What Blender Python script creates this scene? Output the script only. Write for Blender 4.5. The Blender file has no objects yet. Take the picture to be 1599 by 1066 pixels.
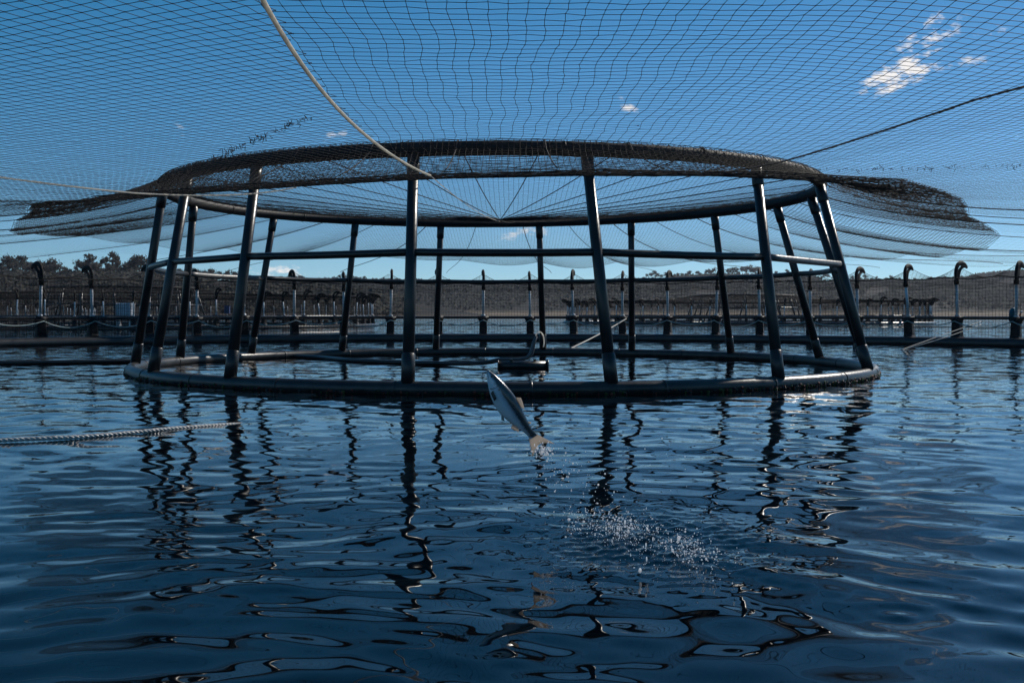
import bpy, bmesh, math, random
import numpy as np
from mathutils import Vector, Matrix
random.seed(7); rng = np.random.default_rng(11)
C = bpy.context.scene.collection
scene = bpy.context.scene
R_ = math.radians
EYE = 1.35

# ---------------------------------------------------------------- camera
cam = bpy.data.cameras.new('camera'); camo = bpy.data.objects.new('camera', cam); C.objects.link(camo)
cam.sensor_width = 36.0; cam.lens = 36.585; cam.clip_start = 0.05; cam.clip_end = 30000
camo.location = (0, 0, EYE); camo.rotation_euler = (R_(90) - math.atan(42 / 1625), 0, 0)
scene.camera = camo

# ---------------------------------------------------------------- light
SUN_AZ, SUN_EL = R_(48), R_(36)          # azimuth clockwise (to the right) from straight ahead
sdir = Vector((math.sin(SUN_AZ) * math.cos(SUN_EL), math.cos(SUN_AZ) * math.cos(SUN_EL), math.sin(SUN_EL)))
sl = bpy.data.lights.new('sun', 'SUN'); sl.energy = 4.8; sl.angle = R_(0.5); sl.color = (1.0, 0.93, 0.84)
so = bpy.data.objects.new('sun', sl); C.objects.link(so); so.rotation_euler = sdir.to_track_quat('Z', 'Y').to_euler()
so.location = (60, 60, 80)

world = bpy.data.worlds.new('World'); scene.world = world; world.use_nodes = True
wn, wl = world.node_tree.nodes, world.node_tree.links
bg = wn['Background']
sky = wn.new('ShaderNodeTexSky'); sky.sky_type = 'NISHITA'; sky.sun_disc = False
sky.sun_elevation = SUN_EL; sky.sun_rotation = SUN_AZ
sky.altitude = 0; sky.air_density = 0.7; sky.dust_density = 0.0; sky.ozone_density = 5.0
hsv = wn.new('ShaderNodeHueSaturation'); hsv.inputs['Saturation'].default_value = 1.05
wl.new(sky.outputs[0], hsv.inputs['Color'])
grade = wn.new('ShaderNodeVectorMath'); grade.operation = 'MULTIPLY_ADD'; grade.inputs[1].default_value = (.93, .98, 1.0); grade.inputs[2].default_value = (-.66, .0, .1)
wl.new(hsv.outputs[0], grade.inputs[0])
gmax = wn.new('ShaderNodeVectorMath'); gmax.operation = 'MAXIMUM'; gmax.inputs[1].default_value = (.1, .1, .1); wl.new(grade.outputs[0], gmax.inputs[0])
wtc = wn.new('ShaderNodeTexCoord'); sep = wn.new('ShaderNodeSeparateXYZ'); wl.new(wtc.outputs['Generated'], sep.inputs[0])
def wmath(op, a, b=None, c=None, clamp=False):
    n = wn.new('ShaderNodeMath'); n.operation = op; n.use_clamp = clamp
    for i, v in enumerate((a, b, c)):
        if v is None: continue
        if isinstance(v, (int, float)): n.inputs[i].default_value = v
        else: wl.new(v, n.inputs[i])
    return n.outputs[0]
ypos = wmath('MAXIMUM', sep.outputs[1], 0.02)
cu = wmath('DIVIDE', sep.outputs[0], ypos); cv = wmath('DIVIDE', sep.outputs[2], ypos)
cmb = wn.new('ShaderNodeCombineXYZ'); wl.new(cu, cmb.inputs[0]); wl.new(cv, cmb.inputs[1])
cn = wn.new('ShaderNodeTexNoise'); cn.inputs['Scale'].default_value = 75; cn.inputs['Detail'].default_value = 7; cn.inputs['Roughness'].default_value = 0.62
mp = wn.new('ShaderNodeMapping'); mp.inputs['Rotation'].default_value = (0, 0, R_(-28)); mp.inputs['Scale'].default_value = (0.75, 1.5, 1)
wl.new(cmb.outputs[0], mp.inputs[0]); wl.new(mp.outputs[0], cn.inputs['Vector'])
# small clouds as (u, v, half width, half height, tilt, density) on the sky
CLOUDS = [(0.371, 0.229, 0.040, 0.0135, 20, 1.1), (0.395, 0.262, 0.040, 0.020, 40, 0.62), (0.440, 0.240, 0.026, 0.007, 5, 0.55),
          (0.455, 0.268, 0.026, 0.006, 15, 0.45), (0.110, 0.198, 0.014, 0.007, -35, 0.62), (-0.223, 0.041, 0.042, 0.006, 0, 0.75),
          (0.014, 0.079, 0.028, 0.008, 12, 0.62), (-0.315, 0.178, 0.02, 0.007, -15, 0.35), (-0.165, 0.172, 0.018, 0.006, 10, 0.45),
          (-0.62, 0.13, 0.09, 0.02, 5, 0.7), (0.75, 0.10, 0.10, 0.02, -5, 0.8), (0.62, 0.38, 0.05, 0.02, 25, 0.9),
          (-0.43, 0.55, 0.05, 0.02, 25, 0.6)]
tot = None
for (u0, v0, ru, rv, tilt, den) in CLOUDS:
    ca, sa = math.cos(R_(tilt)), math.sin(R_(tilt))
    du = wmath('SUBTRACT', cu, u0); dv = wmath('SUBTRACT', cv, v0)
    a = wmath('MULTIPLY_ADD', du, ca / ru, wmath('MULTIPLY', dv, sa / ru))
    b = wmath('MULTIPLY_ADD', dv, ca / rv, wmath('MULTIPLY', du, -sa / rv))
    q = wmath('ADD', wmath('MULTIPLY', a, a), wmath('MULTIPLY', b, b))
    m = wmath('MULTIPLY', wmath('SUBTRACT', 1.0, wmath('MULTIPLY', q, 0.55), clamp=True), den)
    tot = m if tot is None else wmath('MAXIMUM', tot, m)
ns = wmath('MULTIPLY_ADD', cn.outputs['Fac'], 2.6, -1.3)
dens = wmath('MULTIPLY', wmath('ADD', wmath('SUBTRACT', tot, .48), wmath('MULTIPLY', ns, 1.35)), 1.8, clamp=True)
dens = wmath('MULTIPLY', dens, wmath('MINIMUM', wmath('MULTIPLY', tot, 1.4), 0.95))
mixw = wn.new('ShaderNodeMix'); mixw.data_type = 'RGBA'
wl.new(dens, mixw.inputs['Factor']); wl.new(gmax.outputs[0], mixw.inputs['A']); mixw.inputs['B'].default_value = (11, 10.5, 10.2, 1)
wl.new(mixw.outputs['Result'], bg.inputs['Color'])
bg.inputs['Strength'].default_value = 0.091

vs = scene.view_settings; vs.view_transform = 'Standard'; vs.look = 'None'; vs.gamma = 1; vs.exposure = 0.0
scene.cycles.use_denoising = True
scene.cycles.max_bounces = 8; scene.cycles.transparent_max_bounces = 24
scene.cycles.sample_clamp_indirect = 4; scene.cycles.caustics_reflective = False; scene.cycles.caustics_refractive = False

# ---------------------------------------------------------------- helpers
class MB:
    """collects geometry; build() links it as ONE mesh object"""
    def __init__(self): self.v = []; self.f = []; self.n = 0
    def add(self, verts, faces, mi=0, smooth=True):
        verts = np.asarray(verts, float).reshape(-1, 3)
        if isinstance(faces, np.ndarray): groups = [faces]
        else:
            d = {}
            for f in faces: d.setdefault(len(f), []).append(f)
            groups = [np.array(g) for g in d.values()]
        for g in groups: self.f.append((g.astype(np.int64) + self.n, mi, smooth))
        self.v.append(verts); self.n += len(verts); return self
    def tube(self, pts, r, n=8, closed=False, caps=True, mi=0, flat=None):
        p = np.asarray(pts, float); k = len(p); r = np.broadcast_to(np.asarray(r, float), (k,))
        if closed: t = np.roll(p, -1, 0) - np.roll(p, 1, 0)
        else: t = np.gradient(p, axis=0)
        t /= np.linalg.norm(t, axis=1)[:, None] + 1e-12
        u = np.array([0, 0, 1.0]) if abs(t[0][2]) < 0.9 else np.array([1.0, 0, 0])
        U = np.zeros_like(p)
        for i in range(k):
            u = u - t[i] * (u @ t[i]); u /= np.linalg.norm(u) + 1e-12; U[i] = u
        W = np.cross(t, U); a = np.arange(n) * 2 * math.pi / n
        su, sw = (1, 1) if flat is None else flat
        V = p[:, None] + r[:, None, None] * (su * np.cos(a)[None, :, None] * U[:, None] + sw * np.sin(a)[None, :, None] * W[:, None])
        i = np.arange(k if closed else k - 1)[:, None]; j = np.arange(n)[None]
        i2 = (i + 1) % k; j2 = (j + 1) % n
        F = np.stack([i * n + j, i * n + j2, i2 * n + j2, i2 * n + j], -1).reshape(-1, 4)
        self.add(V, F, mi)
        if caps and not closed:
            b = self.n - k * n
            self.f.append((np.array([list(range(n))[::-1]]) + b, mi, False))
            self.f.append((np.array([list(range(n))]) + b + (k - 1) * n, mi, False))
        return self
    def prisms(self, A, B, r, mi=0, n=3):
        A = np.asarray(A, float); B = np.asarray(B, float); m = len(A)
        if m == 0: return self
        t = B - A; L = np.linalg.norm(t, axis=1); ok = L > 1e-6; r = np.broadcast_to(np.asarray(r, float), (m,))[ok]; A, B, t, L = A[ok], B[ok], t[ok], L[ok]; m = len(A)
        t = t / L[:, None]; up = np.tile([0, 0, 1.0], (m, 1)); up[np.abs(t[:, 2]) > .9] = [1, 0, 0]
        U = np.cross(t, up); U /= np.linalg.norm(U, axis=1)[:, None]; W = np.cross(t, U)
        a = np.arange(n) * 2 * math.pi / n + .5
        off = r[:, None, None] * (np.cos(a)[None, :, None] * U[:, None] + np.sin(a)[None, :, None] * W[:, None])
        V = np.concatenate([A[:, None] + off, B[:, None] + off], 1)
        b = np.arange(m)[:, None] * 2 * n; j = np.arange(n)[None]; j2 = (j + 1) % n
        F = np.stack([b + j, b + j2, b + n + j2, b + n + j], -1).reshape(-1, 4)
        return self.add(V, F, mi)
    def box(self, c, s, rz=0, mi=0, bevel=0.0, M=None, taper=1.0):
        bm = bmesh.new(); bmesh.ops.create_cube(bm, size=1)
        for v in bm.verts:
            k = taper if v.co.z > 0 else 1.0
            v.co = Vector((v.co.x * s[0] * k, v.co.y * s[1] * k, v.co.z * s[2]))
        if bevel: bmesh.ops.bevel(bm, geom=bm.edges[:] + bm.verts[:], offset=bevel, segments=2, affect='EDGES', profile=.6)
        mm = (M or Matrix.Identity(4)) @ Matrix.Translation(c) @ Matrix.Rotation(rz, 4, 'Z')
        bm.verts.index_update(); self.add([list(mm @ v.co) for v in bm.verts], [[v.index for v in f.verts] for f in bm.faces], mi, False); bm.free()
        return self
    def ball(self, c, r, sub=1, mi=0):
        bm = bmesh.new(); bmesh.ops.create_icosphere(bm, subdivisions=sub, radius=1)
        r = np.broadcast_to(np.asarray(r, float), (3,))
        self.add([[c[k] + v.co[k] * r[k] for k in range(3)] for v in bm.verts], np.array([[v.index for v in f.verts] for f in bm.faces]), mi); bm.free()
        return self
    def mesh(self, name, mats, origin=(0, 0, 0)):
        V = np.concatenate(self.v) - np.asarray(origin, float)
        me = bpy.data.meshes.new(name); me.vertices.add(len(V)); me.vertices.foreach_set('co', V.astype(np.float32).ravel())
        idx = np.concatenate([f.ravel() for f, _, _ in self.f]); tot = np.concatenate([np.full(len(f), f.shape[1]) for f, _, _ in self.f])
        st = np.concatenate([[0], np.cumsum(tot)[:-1]])
        me.loops.add(len(idx)); me.loops.foreach_set('vertex_index', idx.astype(np.int32))
        me.polygons.add(len(tot)); me.polygons.foreach_set('loop_start', st.astype(np.int32))
        me.polygons.foreach_set('material_index', np.concatenate([np.full(len(f), m) for f, m, _ in self.f]).astype(np.int32))
        me.polygons.foreach_set('use_smooth', np.concatenate([np.full(len(f), s) for f, _, s in self.f]))
        for m in (mats if isinstance(mats, (list, tuple)) else [mats]): me.materials.append(m)
        me.update(calc_edges=True); me.validate(); return me
    def build(self, name, mats, parent=None, origin=(0, 0, 0)):
        o = bpy.data.objects.new(name, self.mesh(name, mats, origin)); C.objects.link(o)
        if parent is None: o.location = origin
        else: o.parent = parent
        return o
def tag(o, label=None, cat=None, group=None, kind=None):
    if label: o['label'] = label
    if cat: o['category'] = cat
    if group: o['group'] = group
    if kind: o['kind'] = kind
    return o
def thing(name, label, cat, loc=(0, 0, 0), rz=0, group=None):
    o = bpy.data.objects.new(name, None); C.objects.link(o); o.location = loc; o.rotation_euler = (0, 0, rz); o.empty_display_size = .3
    return tag(o, label, cat, group)
def copy_tree(o, parent=None):
    c = o.copy(); C.objects.link(c)
    if parent: c.parent = parent
    for ch in [x for x in C.objects if x.parent == o]: copy_tree(ch, c)
    return c

def spline(p, tt):
    p = np.asarray(p, float); out = []
    for t in tt:
        i = min(int(t), len(p) - 2); f = t - i; p0 = p[max(i - 1, 0)]; p1 = p[i]; p2 = p[i + 1]; p3 = p[min(i + 2, len(p) - 1)]
        out.append(.5 * (2 * p1 + (p2 - p0) * f + (2 * p0 - 5 * p1 + 4 * p2 - p3) * f * f + (3 * p1 - p0 - 3 * p2 + p3) * f ** 3))
    return np.array(out)
def mat(name, col, rough=.5, metal=0, var=.25, scale=6, bump=0, spec=.5, coat=0, col2=None, trans=0, detail=4):
    m = bpy.data.materials.new(name); m.use_nodes = True; n, l = m.node_tree.nodes, m.node_tree.links
    b = n['Principled BSDF']; b.inputs['Roughness'].default_value = rough; b.inputs['Metallic'].default_value = metal
    b.inputs['Specular IOR Level'].default_value = spec; b.inputs['Coat Weight'].default_value = coat
    b.inputs['Transmission Weight'].default_value = trans
    tc = n.new('ShaderNodeTexCoord'); nz = n.new('ShaderNodeTexNoise'); nz.inputs['Scale'].default_value = scale; nz.inputs['Detail'].default_value = detail
    l.new(tc.outputs['Object'], nz.inputs['Vector'])
    r = n.new('ShaderNodeValToRGB'); r.color_ramp.elements[0].position = .3; r.color_ramp.elements[1].position = .72
    c2 = col2 or tuple(min(1, x * (1 + var)) for x in col)
    c1 = col if col2 else tuple(x * (1 - var) for x in col)
    r.color_ramp.elements[0].color = (*c1, 1); r.color_ramp.elements[1].color = (*c2, 1)
    l.new(nz.outputs['Fac'], r.inputs[0]); l.new(r.outputs[0], b.inputs['Base Color'])
    if bump:
        bp = n.new('ShaderNodeBump'); bp.inputs['Distance'].default_value = bump; l.new(nz.outputs['Fac'], bp.inputs['Height']); l.new(bp.outputs[0], b.inputs['Normal'])
    return m
M_hdpe = mat('black_polyethylene', (.012, .013, .014), .34, spec=.5, col2=(.030, .030, .030), scale=3.2, bump=.004, detail=7)
M_hdpe2 = mat('weathered_polyethylene', (.015, .015, .015), .36, spec=.5, col2=(.048, .045, .041), scale=3.4, bump=.005, detail=7)
M_top = mat('dull_polyethylene', (.016, .016, .017), .62, spec=.3, var=.4, scale=3)
M_post = mat('white_pole_plastic', (.62, .64, .66), .4, var=.12, scale=4)
M_bracket = mat('dark_bracket_plastic', (.010, .010, .011), .6, spec=.3, var=.4, scale=5)
M_hook = mat('dark_hook_plastic', (.012, .011, .010), .75, spec=.2, var=.3, scale=5)
M_net = mat('black_netting_twine', (.012, .012, .012), .8, spec=.25, var=.4, scale=12)
M_net2 = mat('dark_panel_twine', (.020, .0185, .017), .8, spec=.25, var=.4, scale=12)
M_rope_d = mat('dark_rope', (.022, .020, .019), .8, var=.4, scale=30)
M_rope_w = mat('pale_rope', (.72, .70, .64), .7, var=.15, scale=25)
M_rope_g = mat('greenish_white_rope', (.34, .42, .40), .7, var=.2, scale=10)
M_pale = mat('sunlit_polyethylene', (.13, .125, .12), .4, var=.3, scale=5)  # paler version of the black pipe, sunlight on two rails put into the colour
M_grey = mat('grey_plastic', (.10, .105, .11), .4, var=.3, scale=6)
M_bark = mat('bark', (.10, .085, .07), .9, var=.4, scale=3)
M_leaf = mat('eucalypt_leaves', (.029, .031, .028), .8, col2=(.050, .049, .045), scale=.5)
M_leaf2 = mat('olive_leaves', (.032, .031, .023), .8, col2=(.062, .055, .042), scale=.5)

def let_through(m, f, col):
    nt = m.node_tree; tr = nt.nodes.new('ShaderNodeBsdfTranslucent'); tr.inputs['Color'].default_value = (*col, 1); ms = nt.nodes.new('ShaderNodeMixShader'); ms.inputs[0].default_value = f
    nt.links.new(nt.nodes['Principled BSDF'].outputs[0], ms.inputs[1]); nt.links.new(tr.outputs[0], ms.inputs[2]); nt.links.new(ms.outputs[0], nt.nodes['Material Output'].inputs[0])
let_through(M_leaf, .75, (.054, .054, .049)); let_through(M_leaf2, .7, (.058, .055, .048)); let_through(M_rope_w, .6, (.95, .93, .88))

# ---------------------------------------------------------------- water
def water():
    px = np.concatenate([np.linspace(1330, 520, 620)])
    d = EYE * 1625 / (px - 491)
    d = np.concatenate([[.25, .6, 1.0, 1.4, 1.8, 2.2], d, 76 * (3100 / 76) ** (np.arange(1, 26) / 25.)])
    fine = np.linspace(-46, 46, 1150)
    az = np.radians(np.concatenate([np.arange(-180, -46, 4), fine, np.arange(50, 178, 4)]))
    D, A = np.meshgrid(d, az, indexing='ij'); X = D * np.sin(A); Y = D * np.cos(A)
    sp = np.gradient(d)[:, None]
    fin = (np.abs(A) <= R_(46.1)) * np.ones_like(D)
    wx = X + .22 * np.sin(.9 * Y + .7 * X) + .10 * np.sin(2.3 * Y - 1.4 * X + 1)
    wy = Y + .25 * np.sin(.8 * X - .5 * Y + 2) + .10 * np.sin(2.1 * X + 1.7 * Y)
    mod = .75 + .35 * np.sin(.31 * X + .5 + .2 * Y) * np.sin(.42 * Y - .25 * X) + .15 * np.sin(1.1 * X + .6 * Y)
    mod = mod * np.clip(.72 + .03 * D, .72, .95)
    Z = np.zeros_like(X); g = np.random.default_rng(5); N = 90
    lam = np.exp(g.uniform(math.log(.15), math.log(2.2), N))
    ang = g.normal(R_(80), R_(48), N); ph = g.uniform(0, 6.28, N)
    wgt = np.where(lam < .30, .75, 1.0) * np.where(lam > 1.2, .55, 1.0) * np.where((lam > .35) & (lam < .8), 1.25, 1.0)
    slope = .052 * wgt / math.sqrt((wgt ** 2).sum() / 1.0)
    sel = d < 76; n_ = int(sel.sum())
    for k in range(N):
        kk = 2 * math.pi / lam[k]; amp = slope[k] * math.sqrt(2) / kk
        att = np.clip((lam[k] / sp[:n_] - 2.0) / 2.0, 0, 1)
        if att.max() <= 0: continue
        nn = int((att[:, 0] > 0).nonzero()[0].max()) + 1
        Z[:nn] += att[:nn] * amp * np.sin(kk * (wx[:nn] * math.cos(ang[k]) + wy[:nn] * math.sin(ang[k])) + ph[k])
    Z *= mod
    # rings spreading from where the fish broke the surface
    for (cx, cy, am, la, dec) in ((.92, 6.15, .0035, .16, .40), (1.75, 4.65, .006, .22, .20), (2.35, 4.4, .005, .24, .22)):
        rr = np.hypot(X - cx, Y - cy); Z += am * np.cos(rr * 2 * math.pi / la) * np.exp(-rr / dec)
    near = np.exp(-(((X - .85) / .55) ** 2 + ((Y - 6.25) / .75) ** 2)); n2_ = int((d < 9).sum()); q2 = np.zeros_like(X[:n2_])
    for k in range(26):
        la = g.uniform(.05, .16); an = g.uniform(0, 6.28); q2 += .0016 * (la / .1) * np.sin(2 * math.pi / la * (X[:n2_] * math.cos(an) + Y[:n2_] * math.sin(an)) + g.uniform(0, 6.28))
    Z[:n2_] += q2 * near[:n2_] * .8
    Z *= fin
    k, n = X.shape; V = np.stack([X, Y, Z], -1).reshape(-1, 3)
    i = np.arange(k - 1)[:, None]; j = np.arange(n)[None]; j2 = (j + 1) % n
    F = np.stack([i * n + j, (i + 1) * n + j, (i + 1) * n + j2, i * n + j2], -1).reshape(-1, 4)[:, ::-1]
    m = bpy.data.materials.new('lake_water'); m.use_nodes = True; nd, l = m.node_tree.nodes, m.node_tree.links
    b = nd['Principled BSDF']; b.inputs['Base Color'].default_value = (.0004, .0012, .0022, 1); b.inputs['Roughness'].default_value = .015; b.inputs['IOR'].default_value = 1.34
    tc = nd.new('ShaderNodeTexCoord')
    def noise(sc, det, vec):
        mp = nd.new('ShaderNodeMapping'); mp.inputs['Scale'].default_value = vec; l.new(tc.outputs['Object'], mp.inputs[0])
        z = nd.new('ShaderNodeTexNoise'); z.inputs['Scale'].default_value = sc; z.inputs['Detail'].default_value = det; z.inputs['Roughness'].default_value = .5
        l.new(mp.outputs[0], z.inputs['Vector']); return z.outputs['Color']
    ln = nd.new('ShaderNodeVectorMath'); ln.operation = 'LENGTH'; l.new(tc.outputs['Object'], ln.inputs[0])
    mr = nd.new('ShaderNodeMapRange'); mr.inputs['From Min'].default_value = 6; mr.inputs['From Max'].default_value = 30; mr.inputs['To Min'].default_value = .03; mr.inputs['To Max'].default_value = 1.0
    l.new(ln.outputs['Value'], mr.inputs['Value'])
    gn = nd.new('ShaderNodeNewGeometry'); cur = gn.outputs['Normal']
    for sc_, de_, k_ in ((2.4, 2.5, .30), (8.0, 1.5, .10)):       # small wind ripples as slopes of the surface
        a1 = nd.new('ShaderNodeVectorMath'); a1.operation = 'MULTIPLY_ADD'; a1.inputs[1].default_value = (k_, k_, 0); a1.inputs[2].default_value = (-k_ / 2, -k_ / 2, 0); l.new(noise(sc_, de_, (.75, 1.2, 1)), a1.inputs[0])
        a2 = nd.new('ShaderNodeVectorMath'); a2.operation = 'SCALE'; l.new(a1.outputs[0], a2.inputs[0]); l.new(mr.outputs[0], a2.inputs['Scale'])
        a3 = nd.new('ShaderNodeVectorMath'); a3.operation = 'ADD'; l.new(a2.outputs[0], a3.inputs[0]); l.new(cur, a3.inputs[1]); cur = a3.outputs[0]
    nn_ = nd.new('ShaderNodeVectorMath'); nn_.operation = 'NORMALIZE'; l.new(cur, nn_.inputs[0]); l.new(nn_.outputs[0], b.inputs['Normal'])
    mb = MB(); mb.add(V, F); o = mb.build('water', m); tag(o, kind='structure')
    lab = MB()
    return o
water()

# ---------------------------------------------------------------- bird net stand (floating frame in the middle of the pen)
SC = np.array([-.30, 26.36]); TOPZ = 4.30; MIDZ = 2.44
def fser(co, a): return co[0] + co[1] * np.cos(a) + co[2] * np.sin(a) + co[3] * np.cos(2 * a) + co[4] * np.sin(2 * a)
def rbase(a): return fser((8.86, .01, -.01, -.01, .13), a)
def rtop(a): return fser((7.73, .22, -.28, -.14, .20), a)
def pol(a, r, z, c=(0, 0)): return np.stack([c[0] + r * np.sin(a), c[1] - r * np.cos(a), np.broadcast_to(z, np.shape(a))], -1)
LEG_B = [-80.4, -52.8, -33.9, -9.6, 12.9, 35.2, 60.6, 81.5, 101.7, 127.1, 151.1, 171.2, 194.7, 215.4, 237.0, 257.6]
LEG_T = [-72.0, -54.0, -35.7, -10.8, 12.0, 39.7, 65.0, 84.0, 100.8, 122.0, 146.1, 170.7, 195.3, 215.9, 236.4, 261.9]
def make_stand():
    root = thing('net_stand', 'large black floating pipe frame with leaning legs and three rings inside the near pen', 'net stand', (SC[0], SC[1], 0))
    a = np.linspace(0, 2 * math.pi, 193)[:-1]
    mb = MB(); mb.tube(pol(a, rbase(a), .085), .138, 14, closed=True)
    for t in np.radians(np.arange(4, 364, 15)):                    # weld beads
        mb.tube(pol(np.array([t - .0022, t + .0022]), rbase(t), .085), .146, 14)
    br = mb.build('base_ring', M_hdpe2, root)
    mb = MB()                                                        # weed and mussels along the waterline
    g = np.random.default_rng(3)
    for t in np.radians(np.concatenate([g.uniform(26, 84, 420), g.uniform(-85, 28, 330)])):
        p = pol(np.array(t), rbase(t) + g.uniform(.105, .138), g.uniform(.0, .07)); mb.ball(p, g.uniform(.012, .036, 3), 1, int(g.integers(0, 3)))
    mb.build('weed_fringe', [mat('green_weed', (.05, .08, .015), .7), mat('rusty_growth', (.16, .035, .018), .6), mat('dark_mussels', (.02, .017, .018), .4)], br)['kind'] = 'stuff'
    mb = MB(); mb.tube(pol(a, rtop(a), TOPZ), .135, 14, closed=True)
    for t in np.radians(np.arange(9, 369, 20)): mb.tube(pol(np.array([t - .002, t + .002]), rtop(t), TOPZ), .143, 14)
    mb.build('top_ring', M_top, root)
    mids = []
    for b, t in zip(LEG_B, LEG_T):
        b, t = R_(b), R_(t)
        P = pol(np.array(b), rbase(b), .19); Q = pol(np.array(t), rtop(t), TOPZ - .06); d = Q - P
        mb = MB(); mb.tube([P, P + d * .5, Q], [.104, .100, .096], 14); leg = mb.build('leg', M_hdpe, root)
        mb = MB(); mb.tube([P - d * .004, P + d * .118, P + d * .122], [.119, .117, .104], 14); mb.build('foot_sleeve', M_hdpe, leg)
        mb = MB(); mb.tube([P + d * .895, P + d * .90, P + d * .985], [.098, .114, .114], 14); mb.build('top_sleeve', M_hdpe, leg)
        mids.append(P + d * ((MIDZ - P[2]) / d[2]))
    mids = np.array(mids)
    for i in range(16):
        p, q = mids[i], mids[(i + 1) % 16]; f = np.linspace(0, 1, 9)[:, None]
        out = ((p + q) / 2)[:2]; out = np.append(out / np.linalg.norm(out), 0)
        path = p + (q - p) * f + out * (.12 * 4 * f * (1 - f)) - np.array([0, 0, 1]) * (.02 * 4 * f * (1 - f))
        mb = MB(); mb.tube(path, .068, 12); mb.build('middle_rail', M_pale if i in (5, 14) else M_hdpe, root)
    return root
stand = make_stand()

# ---------------------------------------------------------------- bird net hung over the stand and out to the pen posts
RO, ZO, ZT, HUBZ = 27.6, 3.5, 4.40, 3.74
KA = np.radians([-180, -150, -126, -117, -101, -92, -80, -60, 60, 80, 94, 101, 112, 125, 150, 180])
KV = np.array([2.3, 1.1, .9, 1.0, 2.2, 2.9, 2.6, 3.0, 3.0, 2.6, 2.7, 3.8, 3.4, 3.0, 2.7, 2.3])
DA = np.radians([-180, -80, -60, -40, -32, -17, -4, 20, 50, 80, 180]); DV = np.array([1.1, 1.1, 1.25, 1.40, 1.5, 1.46, 1.36, 1.22, 1.16, 1.1, 1.1])
ROPES = np.radians(6.4 + 11.25 * np.arange(32))
def net_z(x, y, scallop=True):
    """height of the netting over a point (relative to the stand's centre)"""
    r = np.hypot(x, y); a = np.arctan2(x, -y); rt = rtop(a)
    t = np.clip((r - rt) / (RO - rt), 0, 1)
    K = np.interp(a, KA, KV)
    zb = ZT + (ZO - ZT) * t - K * t ** .77 * (1 - t) ** 1.6
    zf = ZT - np.interp(a, DA, DV) * (1 - np.exp(-np.maximum(r - rt, 0) / 2.15)) + .12 * np.clip((r - 20) / 7, 0, 1) ** 2
    w = np.clip((np.degrees(np.abs(a)) - 66) / 34, 0, 1); w = w * w * (3 - 2 * w)
    zo = zf * (1 - w) + zb * w
    if scallop:
        u = ((a - ROPES[0]) / R_(11.25)) % 1.0
        zo = zo - (.016 * w + .002) * np.maximum(r - rt, 0) * (np.sin(math.pi * u) ** 1) * np.clip((RO - r) / 6, 0, 1) * (1 + .6 * np.sin(7 * a))
    zi = HUBZ + (ZT - HUBZ) * np.clip(r / rt, 0, 1) ** 1.15 - .05 * np.sin(np.clip(r / rt, 0, 1) * math.pi)
    z = np.where(r > rt, zo, zi)
    return np.maximum(z, TOPZ + np.sqrt(np.maximum(.165 ** 2 - (r - rt) ** 2, 0)) * 1.0 - 9 * (np.abs(r - rt) > .165))
g = np.random.default_rng(21)
RP = {}
for k in range(32):
    dg_ = abs((6.4 + 11.25 * k + 180) % 360 - 180)
    RP[k] = float(np.interp(dg_, [0, 28, 39, 51, 64, 75, 85, 93, 101, 117, 126, 180], [13, 12.6, 11.8, 11.1, 10.7, 11.0, 11.9, 12.9, 13.9, 15.0, 15.9, 16.4])) + g.uniform(-.12, .12)
def panel_r(a):
    """outer edge of the sewn-in heavy centre panel: straight between the ropes"""
    s = ((a - ROPES[0]) / R_(11.25)) % 32; k = np.floor(s).astype(int); f = s - k
    rp = np.array([RP[i] for i in range(32)]); r0 = rp[k % 32]; r1 = rp[(k + 1) % 32]; w = R_(11.25)
    return r0 * r1 * math.sin(w) / (r0 * np.sin(f * w) + r1 * np.sin((1 - f) * w))
net = thing('bird_net', 'black bird netting draped over the near frame and overhead, with white and dark ropes', 'bird net', (SC[0], SC[1], 0))
def lattice(P, Q, keep, r, jit=.006, seed=1, knots=None, mask2=None):
    """P,Q: (i,j) grids of plan coordinates -> netting strands as thin prisms"""
    gg = np.random.default_rng(seed)
    x = P + gg.normal(0, jit, P.shape); y = Q + gg.normal(0, jit, P.shape)
    z = net_z(x, y) + gg.normal(0, jit * .6, P.shape)
    V = np.stack([x, y, z], -1); mb = MB()
    for ax in (0, 1):
        s0 = (slice(None, -1), slice(None)) if ax == 0 else (slice(None), slice(None, -1))
        s1 = (slice(1, None), slice(None)) if ax == 0 else (slice(None), slice(1, None))
        k = keep[s0] & keep[s1]; mb.prisms(V[s0][k], V[s1][k], r(V[s0][k]) if callable(r) else r)
    if knots is not None:
        kk = keep & knots(x, y); c = V[kk]; s = r * 2.4
        o = np.array([[1, 0, 0], [-1, 0, 0], [0, 1, 0], [0, -1, 0], [0, 0, 1], [0, 0, -1.]]) * s
        VV = (c[:, None] + o[None]).reshape(-1, 3)
        f = np.array([[0, 2, 4], [2, 1, 4], [1, 3, 4], [3, 0, 4], [2, 0, 5], [1, 2, 5], [3, 1, 5], [0, 3, 5]])
        mb.add(VV, (f[None] + 6 * np.arange(len(c))[:, None, None]).reshape(-1, 3))
    return mb
def inview(x, y, m=1.5): Y = y + SC[1]; X = x + SC[0]; return (np.abs(X) < .60 * Y + m) & (Y > 1.2)
# heavy centre panel, square mesh
c_ = np.arange(-17.2, 17.2, .105); GX, GY = np.meshgrid(c_, c_, indexing='ij')
aa = np.arctan2(GX, -GY); rr = np.hypot(GX, GY)
lattice(GX, GY, (rr < panel_r(aa)) & (rr > .15), lambda p: np.interp(np.abs(np.degrees(np.arctan2(p[:, 0], -p[:, 1]))), [0, 60, 75, 108, 120, 180], [.0050, .0052, .0058, .0062, .0032, .0024]) * np.where(np.hypot(p[:, 0], p[:, 1]) < 7.6, .6, 1), .004, 2).build('centre_panel', M_net2, net)
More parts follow.
